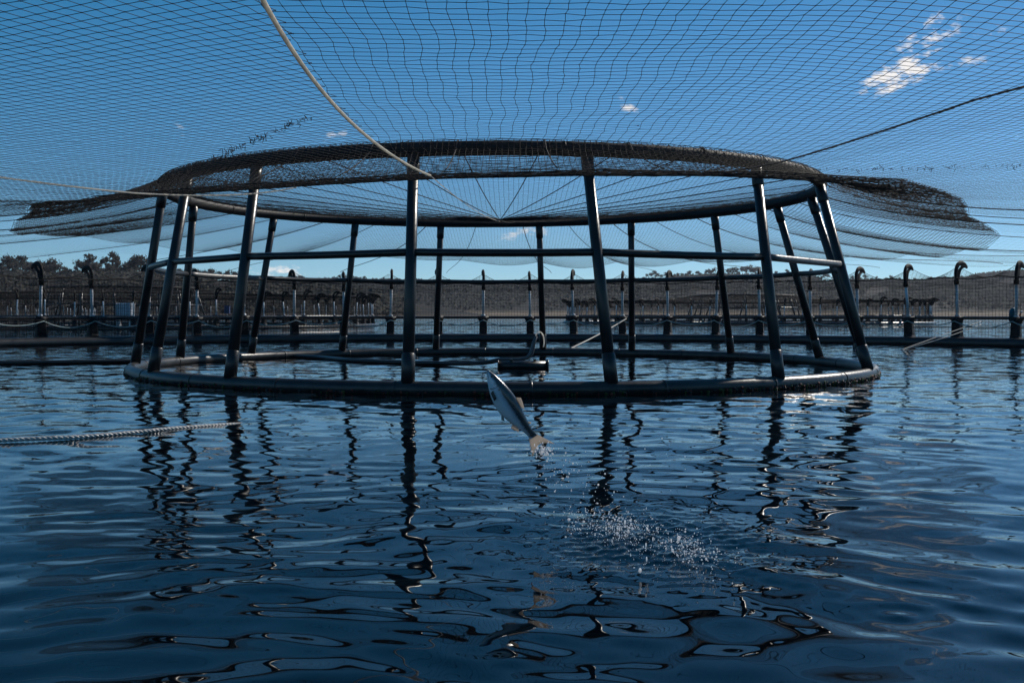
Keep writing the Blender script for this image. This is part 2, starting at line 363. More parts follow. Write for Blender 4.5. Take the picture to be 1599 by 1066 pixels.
# seam: border cord of the centre panel with lacing tufts
mb = MB()
a = np.linspace(0, 2 * math.pi, 640)[:-1]; r = panel_r(a); x = r * np.sin(a); y = -r * np.cos(a)
seam = np.stack([x, y, net_z(x, y)], -1); mb.tube(seam, .0055, 4, closed=True)
mb.build('panel_border_cord', M_rope_d, net)
mb = MB(); g = np.random.default_rng(9)
p = []
for (x0, y0), (x1, y1), n_ in (((-4.6, 13.4), (-1.75, 9.0), 170), ((4.0, 13.9), (7.6, 13.0), 110)):
    f = g.uniform(0, 1, n_); xx = x0 + (x1 - x0) * f - SC[0] + g.normal(0, .02, n_); yy = y0 + (y1 - y0) * f - SC[1] + g.normal(0, .02, n_)
    p.append(np.stack([xx, yy, net_z(xx, yy)], -1))
p = np.concatenate(p); q = p + g.normal(0, .021, p.shape); mb.prisms(p, q, .0036); mb.prisms(q, q + g.normal(0, .016, p.shape), .003)
tag(mb.build('lacing', M_net, net), kind='stuff')
# light outer panels in front, split along the white rope
def seam_a(r): return R_(-2.0) - .0305 * np.sin(np.clip((np.asarray(r) - 9) / 14, 0, 1) * math.pi)
DIV = R_(-3.3)
def outer(name, rot, amin, amax, seed, cell=.110, r=.0021, warp=0, wav=.008):
    s = np.arange(-30, 30, cell); I, J = np.meshgrid(s, s, indexing='ij')
    ca, sa = math.cos(rot), math.sin(rot); x = ca * I - sa * J + 1.0; y = sa * I + ca * J - 20
    xr = np.maximum(x - .2, 0); y = y + warp * xr * xr; x = x + warp * .35 * (y + 20)
    x = x + wav * np.sin(2.1 * y + 1.3 * x) + wav * .7 * np.sin(5.3 * y); y = y + wav * np.sin(1.7 * x + .6 * y)
    a = np.arctan2(x, -y); rr = np.hypot(x, y)
    lo_ = seam_a(rr) if amin is None else amin; hi_ = seam_a(rr) if amax is None else amax
    keep = (a > lo_ - .003) & (a < hi_ + .003) & (rr > panel_r(a) - .03) & (rr < RO) & inview(x, y)
    i0, i1 = np.where(keep.any(1))[0][[0, -1]]; j0, j1 = np.where(keep.any(0))[0][[0, -1]]
    sl_ = (slice(i0, i1 + 1), slice(j0, j1 + 1))
    return lattice(x[sl_], y[sl_], keep[sl_], r, .0035, seed, knots=lambda X, Y: Y + SC[1] < 12).build(name, M_net, net)
outer('outer_panel', R_(-24), R_(-70), None, 4)
outer('outer_panel', R_(2), None, R_(70), 5, warp=.045, wav=.018)
outer('outer_panel', R_(8), R_(70), R_(180), 6, cell=.20, r=.0009)
outer('outer_panel', R_(-8), R_(-180), R_(-70), 8, cell=.20, r=.0009)
# ropes from the hub out to the posts
def rope_path(a, r0, r1, n, dz=0.0, bend=0.0):
    r = np.linspace(r0, r1, n); aa = seam_a(r) if a is None else a + bend * np.sin(np.clip((r - 8) / 18, 0, 1) * math.pi)
    x = r * np.sin(aa); y = -r * np.cos(aa); return np.stack([x, y, net_z(x, y, False) + dz], -1)
def twist(mb, path, r, pitch, n=6):
    """three strands laid round each other"""
    p = np.asarray(path, float); seg = np.linalg.norm(np.diff(p, axis=0), axis=1); s = np.concatenate([[0], np.cumsum(seg)])
    m = int(s[-1] / pitch * 12); ss = np.linspace(0, s[-1], m); P = np.stack([np.interp(ss, s, p[:, i]) for i in range(3)], -1)
    t = np.gradient(P, axis=0); t /= np.linalg.norm(t, axis=1)[:, None]
    U = np.cross(t, [0, 0, 1.0]); U /= np.linalg.norm(U, axis=1)[:, None]; W = np.cross(t, U)
    for k in range(3):
        ph = ss / pitch * 2 * math.pi + k * 2 * math.pi / 3
        mb.tube(P + .5 * r * (np.cos(ph)[:, None] * U + np.sin(ph)[:, None] * W), r * .56, n)
    return mb
for k, a in enumerate(ROPES):
    deg = (math.degrees(a) + 180) % 360 - 180
    mb = MB(); lab = None; m_ = M_rope_d
    rin = float(rtop(np.array(a)))
    if abs(deg + 4.85) < 1:          # the white rope that crosses the picture overhead
        t2 = MB(); twist(t2, rope_path(None, 12.9, 25.9, 240, -.03), .0145, .066)
        t2.build('rope', M_rope_w, net)['label'] = 'thick white twisted rope running overhead'
        e_ = rope_path(None, 12.9, 13.2, 2, -.03)[0]; f_ = np.linspace(0, 1, 20)[:, None]; t2 = MB(); t2.tube(e_ + (np.array([0, 0, HUBZ - .04]) - e_) * f_ - np.array([0, 0, .10]) * 4 * f_ * (1 - f_), .0065, 5)
        t2.build('rope', M_rope_w, net)['label'] = 'thin pale cord running in to the middle of the net'
    elif abs(deg + 16.1) < 1:        # the second pale rope, low on the left
        t2 = MB(); rr_ = np.linspace(9.8, 25, 220); twist(t2, rope_path(R_(-17.5), 9.8, 25, 220, np.interp(rr_, [9.8, 13, 16, 19], [-.08, -.05, .05, .06]), -.10), .0115, .062)
        t2.build('rope', M_rope_w, net)['label'] = 'pale rope sagging low on the left'
    elif abs(deg - 17.65) < 1:
        rr_ = np.linspace(9.5, 25, 260); t2 = MB(); twist(t2, rope_path(a, 9.5, 25, 260, np.interp(rr_, [9.5, 13, 16.5, 19], [-.02, .12, .34, .36])), .012, .06, 5)
        t2.build('rope', M_rope_d, net)['label'] = 'black rope rising to the right'
    if abs(deg) < 62: mb.tube(rope_path(a, .1, rin + 1.5, 60, .0), .0105, 5)
    else: mb.tube(rope_path(a, .1, RO, 120, .0), .0135 if k % 2 else .010, 5)
    mb.build('rope', m_, net)

# ---------------------------------------------------------------- pen: floating collar, posts with hooked heads, handrail
PC = np.array([-.3, 26.7]); PR = 27.8
def stanchion_parts(rz_lean, tall):
    """local frame: +x points out of the pen, z up; foot on the collar"""
    A, B, D = MB(), MB(), MB()
    A.box((0, 0, .30), (.80, .52, .34), bevel=.06, taper=.66); A.box((0, 0, .72), (.42, .40, .62), bevel=.06, taper=.92)
    A.tube([(0, 0, 1.0), (0, 0, 1.22), (0, 0, 1.27)], [.25, .235, .19], 14); A.tube([(0, -.28, 1.18), (0, .28, 1.18)], .09, 10)
    ln = rz_lean
    B.tube([(0, 0, 1.2), (ln * .5, 0, 2.1), (ln, 0, tall - .72)], .060, 12); B.tube([(0, 0, 1.26), (0, 0, 1.34)], .105, 12)
    z0 = tall - .80
    D.tube(spline([(ln, 0, z0), (ln - .05, 0, z0 + .28), (ln - .02, 0, z0 + .56), (ln + .16, 0, z0 + .76), (ln + .46, 0, z0 + .83), (ln + .80, 0, z0 + .77), (ln + 1.06, 0, z0 + .66)], np.linspace(0, 6, 26)), np.interp(np.linspace(0, 6, 26), [0, 1, 3, 5, 6], [.10, .12, .11, .12, .06]), 10, flat=(1.0, .62))
    D.tube(spline([(ln + .02, 0, z0 + .02), (ln + .12, 0, z0 + .24), (ln + .32, 0, z0 + .50), (ln + .60, 0, z0 + .68), (ln + .90, 0, z0 + .72)], np.linspace(0, 4, 18)), np.interp(np.linspace(0, 4, 18), [0, 1, 2.4, 4], [.12, .15, .085, .08]), 10, flat=(1, .55))
    D.tube([(ln, 0, z0 - .12), (ln, 0, z0 + .10)], [.10, .115], 10)
    return A, B, D
def pen_rails(root, full=True):
    a = np.linspace(0, 2 * math.pi, 361)[:-1]
    for dr, rad in ((-.42, .23), (.42, .23)):
        mb = MB(); mb.tube(pol(a, PR + dr, .12), rad, 12, closed=True); mb.build('float_pipe', M_hdpe, root)
    mb = MB(); mb.tube(pol(a, PR, 1.20), .074, 8, closed=True); mb.build('handrail', M_hdpe, root)
    mb = MB(); mb.tube(pol(a, PR - .05, .80), .022, 6, closed=True); mb.build('lower_cable', M_rope_d, root)
pen = thing('fish_pen', 'near fish pen ringed by black float pipes and white posts with hooked heads', 'fish pen', (PC[0], PC[1], 0))
pen_rails(pen)
proto = []
g = np.random.default_rng(31)
POSTS = [227.1, 222.4, 217.1, 212.4, 207.6, 202.5, 197.4, 192.5, 187.3, 182.5, 177.4, 172.7, 167.5, 162.7, 157.7, 153.1, 148.0, 143.3, 138.4, 134.0, 128.8,
         232, 237, 242, 124, 119, 114, 109]
vari = [stanchion_parts(ln, tl) for ln, tl in ((-.12, 3.50), (-.06, 3.6), (-.20, 3.55), (.02, 3.45))]
vm = [(A.mesh('bracket', M_bracket), B.mesh('pole', M_post), D.mesh('hook', M_hook)) for A, B, D in vari]
def add_post(root, deg, meshes):
    a = R_(deg); p = pol(np.array(a), PR, 0)
    rz = math.atan2(-math.cos(a), math.sin(a))
    st = bpy.data.objects.new('stanchion', meshes[0]); C.objects.link(st); st.parent = root; st.location = p; st.rotation_euler = (random.gauss(0, .018), random.gauss(0, .022), rz + random.gauss(0, .12)); st.scale = (1, 1, random.uniform(.97, 1.03))
    for nm, me in (('pole', meshes[1]), ('hook', meshes[2])):
        o = bpy.data.objects.new(nm, me); C.objects.link(o); o.parent = st
    return st
for i, dg in enumerate(POSTS): add_post(pen, dg, vm[int(g.integers(0, 4))])

# side (jump) net of the near pen, hung between collar and posts
def side_net(name, a0, a1, cell, r, zt=2.95, scal=True, dense=False, seed=3, arcs=5.0):
    gg = np.random.default_rng(seed); a = np.radians(np.arange(a0, a1, math.degrees(cell / PR))); z = np.arange(.30, zt + cell, cell)
    A, Z = np.meshgrid(a, z, indexing='ij'); u = (np.degrees(A) / arcs) % 1
    Zs = .30 + (Z - .30) * (1 - .035 * np.sin(math.pi * u))
    rr = PR - .30 + .05 * np.sin(9 * A * 3) + gg.normal(0, .008, A.shape)
    V = pol(A, rr, Zs); V = np.stack([rr * np.sin(A), -rr * np.cos(A), Zs], -1); mb = MB()
    mb.prisms(V[:-1].reshape(-1, 3), V[1:].reshape(-1, 3), r); mb.prisms(V[:, :-1].reshape(-1, 3), V[:, 1:].reshape(-1, 3), r)
    mb.tube(V[:, -1], .028, 5)
    # slack skirt gathered under the top line
    if dense:
        for k in range(9):
            off = .05 + .045 * k + gg.normal(0, .01); mb.tube(np.stack([(rr[:, -1] - .05) * np.sin(a), -(rr[:, -1] - .05) * np.cos(a), Zs[:, -1] - off - .05 * np.abs(np.sin(a * 31 + k * .3))], -1), .007, 3)
    return mb
sn = side_net('side_net', 108, 243, .15, .0072, dense=True)
s2 = MB()  # light net swept up from the top line to the tips of the hooks
a = np.radians(np.arange(108, 243, .35)); u = np.array(POSTS); 
mid = np.min(np.abs(np.degrees(a)[:, None] - u[None]), axis=1) / 2.5
for k in range(8):
    f = k / 7; zz = 2.95 + f * (.50 * (1 - np.clip(mid, 0, 1)) ** 1.6 + .02); s2.tube(np.stack([(PR - .3 + .3 * f) * np.sin(a), -(PR - .3 + .3 * f) * np.cos(a), zz], -1), .006 if k < 7 else .012, 3)
top = np.stack([(PR) * np.sin(a), -PR * np.cos(a), 2.97 + .50 * (1 - np.clip(mid, 0, 1)) ** 1.6], -1); bot = np.stack([(PR - .3) * np.sin(a), -(PR - .3) * np.cos(a), np.full(len(a), 2.93)], -1)
s2.prisms(bot, top, .005)
sn_o = thing('side_net', 'fine dark side netting strung between the posts of the near pen', 'net', (PC[0], PC[1], 0))
side_net('x', 196, 246, .075, .0085, zt=1.12, seed=9).build('net_skirt', M_net, sn_o); sn.build('net_wall', M_net, sn_o); s2.build('net_skirt', M_net, sn_o)

# slack rope looped from post to post under the handrail
mb = MB(); pts = []
PS = sorted(POSTS)
for i in range(len(PS) - 1):
    for f in np.linspace(0, 1, 12, endpoint=False):
        a_ = R_(PS[i] + (PS[i + 1] - PS[i]) * f); sag = .26 + .07 * math.sin(i * 2.3)
        pts.append(pol(np.array(a_), PR - .34, 1.06 - sag * 4 * f * (1 - f)))
mb.tube(np.array(pts), .022, 6)
o = mb.build('rope', M_rope_g, None, (0, 0, 0)); o.location = (PC[0], PC[1], 0)
tag(o, 'pale green rope looped from post to post below the far handrail', 'rope')

# ---------------------------------------------------------------- neighbouring pens
fm = []
for ln, tl in ((-.12, 3.5), (.0, 3.55)):
    A, B, D = stanchion_parts(ln, tl); m0 = MB()
    for src, mi in ((A, 0), (B, 1), (D, 2)):
        for v, (f, _, s) in [(None, t) for t in src.f]: pass
        off = m0.n
        for v in src.v: m0.v.append(v); m0.n += len(v)
        for f, _, s in src.f: m0.f.append((f + off, mi, s))
    fm.append(m0.mesh('stanchion', [M_bracket, M_post, M_hook]))
far = thing('fish_pen', 'fish pen beyond the near one at left, its white posts crowding behind the handrail', 'fish pen', (-43.8, 118, 0), 0, 'neighbouring fish pens')
pen_rails(far)
for i in range(72):
    a = R_(i * 5 + 1.7); o = bpy.data.objects.new('stanchion', fm[i % 2]); C.objects.link(o); o.parent = far
    o.location = pol(np.array(a), PR, 0); o.rotation_euler = (random.gauss(0, .025), random.gauss(0, .03), math.atan2(-math.cos(a), math.sin(a)) + random.gauss(0, .12)); o.scale = (1, 1, random.uniform(.95, 1.04))
far2 = copy_tree(far); far2.location = (36.6, 165, 0); far2.rotation_euler = (0, 0, .03); far2['label'] = 'distant fish pen right of centre, small hooked posts in two dense rows'
far3 = copy_tree(far); far3.location = (-112, 205, 0); far3['label'] = 'farthest fish pen at the left edge under the wooded shore'
# their frames and nets
st2 = copy_tree(stand); st2.location = (-43.8, 118, 0); st2.rotation_euler = (0, 0, .4); tag(st2, 'dark pipe frame standing inside the neighbouring pen at left', group='frames in the neighbouring pens')
st3 = copy_tree(stand); st3.location = (36.6, 165, 0); st3.rotation_euler = (0, 0, 1.1); tag(st3, 'small dark pipe frame inside the distant pen right of centre', group='frames in the neighbouring pens')
def far_net():
    s = np.arange(-27.6, 27.7, .55); I, J = np.meshgrid(s, s, indexing='ij'); rr = np.hypot(I, J)
    t = np.clip((rr - 7.9) / 19.7, 0, 1); z = np.where(rr > 7.9, ZT + (3.3 - ZT) * t - 2.2 * t ** .8 * (1 - t) ** 1.6, HUBZ + (ZT - HUBZ) * rr / 7.9)
    V = np.stack([I, J, z], -1); k = rr < 27.6; mb = MB()
    mb.prisms(V[:-1][k[:-1] & k[1:]], V[1:][k[:-1] & k[1:]], .015); mb.prisms(V[:, :-1][k[:, :-1] & k[:, 1:]], V[:, 1:][k[:, :-1] & k[:, 1:]], .015)
    for a in np.radians(np.arange(0, 360, 11.25)):
        r = np.linspace(.1, 27.6, 40); t = np.clip((r - 7.9) / 19.7, 0, 1)
        z = np.where(r > 7.9, ZT + (3.3 - ZT) * t - 2.2 * t ** .8 * (1 - t) ** 1.6, HUBZ + (ZT - HUBZ) * r / 7.9)
        mb.tube(np.stack([r * np.sin(a), -r * np.cos(a), z], -1), .02, 4)
    return mb
fn = far_net().build('bird_net', M_net, None); fn.location = (-43.8, 118, 0)
tag(fn, 'dark bird net tented over the neighbouring pen at left', 'bird net', 'nets on the neighbouring pens')
fn2 = fn.copy(); C.objects.link(fn2); fn2.location = (36.6, 165, 0); fn2['label'] = 'dark bird net tented over the distant pen right of centre'
sw = side_net('side_net', 0, 360, .25, .014, dense=True).build('side_net', M_net, None); sw.location = (-43.8, 118, 0)
tag(sw, 'dark side netting round the neighbouring pen at left', 'net', 'side nets of the neighbouring pens')
sw2 = sw.copy(); C.objects.link(sw2); sw2.location = (36.6, 165, 0); sw2['label'] = 'dark side netting round the distant pen right of centre'

# ---------------------------------------------------------------- things on the water
# feed spreader float in the middle of the stand
fs = thing('feed_spreader', 'black floating pipe raft with an upright curved spout inside the frame', 'feed spreader', (.28, 26.5, 0))
for dy in (-.22, .22):
    mb = MB(); mb.tube([(-.62, dy, .06), (.62, dy, .06)], .105, 12); f_ = mb.build('float_pipe', M_hdpe, fs)
    mb = MB(); mb.tube([(.615, dy, .07), (.645, dy, .07)], .135, 12); mb.tube([(-.645, dy, .07), (-.615, dy, .07)], .135, 12); mb.build('end_cap', M_hdpe, f_)
mb = MB()
for x_ in (-.3, .3): mb.box((x_, 0, .20), (.07, .55, .05), bevel=.01)
mb.build('cross_bar', M_hdpe, fs)
mb = MB(); mb.tube([(-.60, 0, .215), (-.1, 0, .215), (.10, 0, .24), (.21, 0, .36), (.25, 0, .52), (.28, 0, .66), (.34, 0, .80)], [.045, .045, .05, .06, .055, .045, .035], 12); sp_ = mb.build('spout', M_grey, fs)
mb = MB(); t = np.linspace(-2.5, .95, 14); mb.tube(np.stack([.42 + .12 * np.cos(t + 1.9), np.zeros(14), .66 + .25 * np.sin(t + 1.9)], -1), .016, 6); mb.build('wire_hoop', M_rope_w, sp_)
mb = MB()
hp = [(-19, 27.5, .03), (-13.0, 28.2, .05), (-10.3, 29.5, .05), (-9, 31, .05), (-7.5, 32.5, .05), (-6, 31.8, .05), (-4.5, 29.6, .05), (-2.5, 28.0, .05), (-.9, 26.8, .10), (-.30, 26.5, .20)]
hp = np.array(hp, float); tt = np.linspace(0, len(hp) - 1, 90)
mb.tube(spline(hp, tt), .058, 8); tag(mb.build('feed_hose', M_hdpe), 'long black feed hose floating from the left to the raft', 'hose')
# floating twisted rope at left
p = spline([(-8.2, 9.3, .06), (-5.4, 10.85, .035), (-4.6, 11.4, .02), (-3.9, 12.3, .012), (-3.35, 13.1, -.03), (-2.9, 13.7, -.12)], np.linspace(0, 5, 80))
mb = MB(); twist(mb, p, .023, .16, 7); tag(mb.build('rope', mat('wet_grey_rope', (.55, .52, .48), .35, var=.35, scale=30)), 'grey twisted rope floating on the water at left, its end sinking', 'rope')
# pale mooring line from a far post down to the water
mb = MB(); p = spline([(5.92, 53.75, 1.15), (4.7, 49.5, .72), (3.4, 45.5, .28), (2.35, 42.5, -.05)], np.linspace(0, 3, 30)); mb.tube(p, .030, 6)
tag(mb.build('rope', M_rope_w), 'pale line slanting from a far post down to the water behind the frame', 'rope')
for k, dz in enumerate((0, .14)):
    mb = MB(); p = spline([(20.9 + .1, 46.6, 1.05 - dz), (18.2, 43.6, .55 - dz), (15.2, 40.6, -.02 - .02 * k)], np.linspace(0, 2, 24)); mb.tube(p, .014, 5)
    tag(mb.build('rope', M_rope_w), ('upper' if k == 0 else 'lower') + ' of two thin pale lines slanting from the right handrail into the water', 'rope', 'thin lines by the right handrail')

# ---------------------------------------------------------------- leaping salmon
def fish():
    org = np.array([-.018, 6.9, .752]); L = np.array([-.535, -.10, .84]); L /= np.linalg.norm(L)
    S = np.array([-.08, -1, -.05]); S -= L * (S @ L); S /= np.linalg.norm(S); Dr = np.cross(S, L)
    if Dr[0] < 0: Dr = -Dr
    ln = .545
    s = np.array([0, .03, .08, .15, .25, .36, .48, .60, .72, .82, .90, .96, 1.0])
    up = np.array([.006, .017, .030, .043, .058, .068, .072, .066, .052, .038, .029, .026, .030])
    lo = np.array([.006, .016, .028, .044, .063, .076, .080, .072, .053, .036, .026, .024, .028])
    wd = np.array([.006, .014, .025, .036, .045, .049, .049, .043, .033, .023, .015, .010, .006])
    ss = np.linspace(0, 1, 48); up, lo, wd = (np.interp(ss, s, v) for v in (up, lo, wd))
    sm = lambda v: np.convolve(np.pad(v, 2, 'edge'), [.1, .2, .4, .2, .1], 'valid'); up, lo, wd = sm(up), sm(lo), sm(wd)
    bend = lambda q: .020 * np.clip((q - .45) / .55, 0, 1) ** 2 - .008 * np.sin(q * math.pi)
    n = 28; th = np.arange(n) * 2 * math.pi / n; V = []
    for i, q in enumerate(ss):
        c = L * (ln * (.5 - q)) + Dr * bend(q)
        for t in th:
            h = math.cos(t); w = math.sin(t)
            V.append(c + Dr * (up[i] * h if h > 0 else lo[i] * h) + S * (wd[i] * np.sign(w) * abs(w) ** .9))
    V = np.array(V); F = []
    for i in range(len(ss) - 1):
        for j in range(n): F.append((i * n + j, i * n + (j + 1) % n, (i + 1) * n + (j + 1) % n, (i + 1) * n + j))
    mb = MB(); mb.add(V, np.array(F)); k = len(ss)
    mb.f.append((np.array([list(range(n))]), 0, True)); mb.f.append((np.array([list(range(n))[::-1]]) + (k - 1) * n, 0, True))
    m = bpy.data.materials.new('salmon_skin'); m.use_nodes = True; nd, l = m.node_tree.nodes, m.node_tree.links; b = nd['Principled BSDF']
    tc = nd.new('ShaderNodeTexCoord')
    dt = nd.new('ShaderNodeVectorMath'); dt.operation = 'DOT_PRODUCT'; dt.inputs[1].default_value = Dr; l.new(tc.outputs['Object'], dt.inputs[0])
    nz = nd.new('ShaderNodeTexNoise'); nz.inputs['Scale'].default_value = 60; l.new(tc.outputs['Object'], nz.inputs['Vector'])
    ad = nd.new('ShaderNodeMath'); ad.operation = 'MULTIPLY_ADD'; ad.inputs[1].default_value = .016; l.new(nz.outputs['Fac'], ad.inputs[0]); l.new(dt.outputs['Value'], ad.inputs[2])
    mr = nd.new('ShaderNodeMapRange'); mr.inputs['From Min'].default_value = -.07; mr.inputs['From Max'].default_value = .075; l.new(ad.outputs[0], mr.inputs['Value'])
    cr = nd.new('ShaderNodeValToRGB'); e = cr.color_ramp.elements; e[0].position = 0; e[0].color = (1, 1, 1, 1); e[1].position = 1; e[1].color = (.012, .015, .018, 1)
    for ps, cl in ((.38, (.84, .88, .93, 1)), (.52, (.46, .52, .58, 1)), (.62, (.05, .06, .068, 1))): q = e.new(ps); q.color = cl
    l.new(mr.outputs[0], cr.inputs[0])
    vo = nd.new('ShaderNodeTexVoronoi'); vo.inputs['Scale'].default_value = 190; l.new(tc.outputs['Object'], vo.inputs['Vector'])
    bp = nd.new('ShaderNodeBump'); bp.inputs['Distance'].default_value = .0012; bp.inputs['Strength'].default_value = .35; l.new(vo.outputs['Distance'], bp.inputs['Height']); l.new(bp.outputs[0], b.inputs['Normal'])
    sp2 = nd.new('ShaderNodeTexVoronoi'); sp2.inputs['Scale'].default_value = 46; l.new(tc.outputs['Object'], sp2.inputs['Vector'])
    lt = nd.new('ShaderNodeMath'); lt.operation = 'LESS_THAN'; lt.inputs[1].default_value = .16; l.new(sp2.outputs['Distance'], lt.inputs[0])
    gt = nd.new('ShaderNodeMath'); gt.operation = 'GREATER_THAN'; gt.inputs[1].default_value = .5; l.new(mr.outputs[0], gt.inputs[0])
    mu = nd.new('ShaderNodeMath'); mu.operation = 'MULTIPLY'; l.new(lt.outputs[0], mu.inputs[0]); l.new(gt.outputs[0], mu.inputs[1])
    mx = nd.new('ShaderNodeMix'); mx.data_type = 'RGBA'; mx.inputs['B'].default_value = (.01, .011, .012, 1); l.new(mu.outputs[0], mx.inputs['Factor']); l.new(cr.outputs[0], mx.inputs['A'])
    l.new(mx.outputs['Result'], b.inputs['Base Color']); b.inputs['Metallic'].default_value = .12; b.inputs['Roughness'].default_value = .22; b.inputs['Coat Weight'].default_value = .6
    o = mb.build('salmon', m, None, (0, 0, 0)); o.location = org
    tag(o, 'silver salmon with dark back leaping nose up above the water', 'fish')
    fin = bpy.data.materials.new('salmon_fin'); fin.use_nodes = True; fn_, fl = fin.node_tree.nodes, fin.node_tree.links; fb = fn_['Principled BSDF']
    fb.inputs['Base Color'].default_value = (.36, .32, .28, 1); fb.inputs['Roughness'].default_value = .35; fb.inputs['Coat Weight'].default_value = .5
    tl = fn_.new('ShaderNodeBsdfTranslucent'); tl.inputs['Color'].default_value = (.80, .73, .66, 1); ms = fn_.new('ShaderNodeMixShader'); ms.inputs[0].default_value = .55
    fl.new(fb.outputs[0], ms.inputs[1]); fl.new(tl.outputs[0], ms.inputs[2]); fl.new(ms.outputs[0], fn_['Material Output'].inputs[0])
    dark = mat('dark_fin', (.02, .022, .024), .35, var=.3, scale=40)
    def P(q, h, w=0): return L * (ln * (.5 - q)) + Dr * (h + bend(min(q, 1.0))) + S * w
    def finmesh(name, rootpts, tips, m_, th=.0035):
        """a ribbed blade between a root line and a tip line, with real thickness"""
        A = np.array(rootpts); B = np.array(tips); n2 = len(A); rows = 5; mbb = MB(); VV = []
        nrm = np.cross(A[-1] - A[0], B[0] - A[0]); nrm /= np.linalg.norm(nrm)
        for side in (1, -1):
            for r_ in range(rows):
                f = r_ / (rows - 1)
                for i in range(n2):
                    VV.append(A[i] + (B[i] - A[i]) * f + nrm * side * th * (1 - .75 * f) * (1.0 + .35 * (i % 2)))
        FF = []
        q = rows * n2
        for sd in (0, 1):
            for r_ in range(rows - 1):
                for i in range(n2 - 1):
                    f_ = [sd * q + r_ * n2 + i, sd * q + r_ * n2 + i + 1, sd * q + (r_ + 1) * n2 + i + 1, sd * q + (r_ + 1) * n2 + i]
                    FF.append(f_ if sd == 0 else f_[::-1])
        for i in range(n2 - 1): t_ = (rows - 1) * n2; FF.append([t_ + i, t_ + i + 1, q + t_ + i + 1, q + t_ + i])
        for r_ in range(rows - 1):
            FF.append([r_ * n2, (r_ + 1) * n2, q + (r_ + 1) * n2, q + r_ * n2]); e_ = n2 - 1; FF.append([r_ * n2 + e_, q + r_ * n2 + e_, q + (r_ + 1) * n2 + e_, (r_ + 1) * n2 + e_])
        mbb.add(VV, np.array(FF), 0, True); return mbb.build(name, m_, o)
    ii = np.linspace(0, 1, 9)
    finmesh('dorsal_fin', [P(.46 + .13 * f, .066 - .004 * f) for f in ii], [P(.50 + .15 * f, .098 - .026 * f ** 1.5) for f in ii], fin)
    finmesh('adipose_fin', [P(.79 + .025 * f, .038 - .003 * f) for f in ii], [P(.825 + .02 * f, .054 - .008 * f) for f in ii], fin, .003)
    finmesh('anal_fin', [P(.72 + .09 * f, -.050 + .014 * f) for f in ii], [P(.76 + .09 * f, -.078 + .024 * f) for f in ii], fin)
    finmesh('pelvic_fin', [P(.54 + .03 * f, -.068 + .003 * f, .018) for f in ii], [P(.60 + .035 * f, -.090 + .014 * f, .03) for f in ii], fin)
    finmesh('pectoral_fin', [P(.235 + .012 * f, -.028 - .022 * f, .046) for f in ii], [P(.335 + .012 * f, -.034 - .022 * f, .060) for f in ii], dark)
    hh = np.linspace(-1, 1, 13)
    finmesh('tail_fin', [P(.97, .026 * h) for h in hh], [P(1.115 + .095 * abs(h) ** 1.5, .088 * h + .008) for h in hh], fin, .003)
    mb = MB(); mb.ball(P(.085, .008, .0245), (.007, .005, .007), 2); ey = mb.build('eye', mat('fish_eye', (.01, .01, .012), .08), o)
    mb = MB(); t = np.linspace(0, 1, 12); mb.tube([P(.20 + .022 * math.sin(f * math.pi), .030 - .070 * f, .0375 + .003 * math.sin(f * math.pi)) for f in t], .0022, 6); mb.build('gill_cover_edge', dark, o)
    mb = MB(); mb.tube([P(.012 + .075 * f, -.004 - .010 * f, .008 + .0165 * f) for f in t], .0016, 6); mb.build('mouth_line', dark, o)
fish()

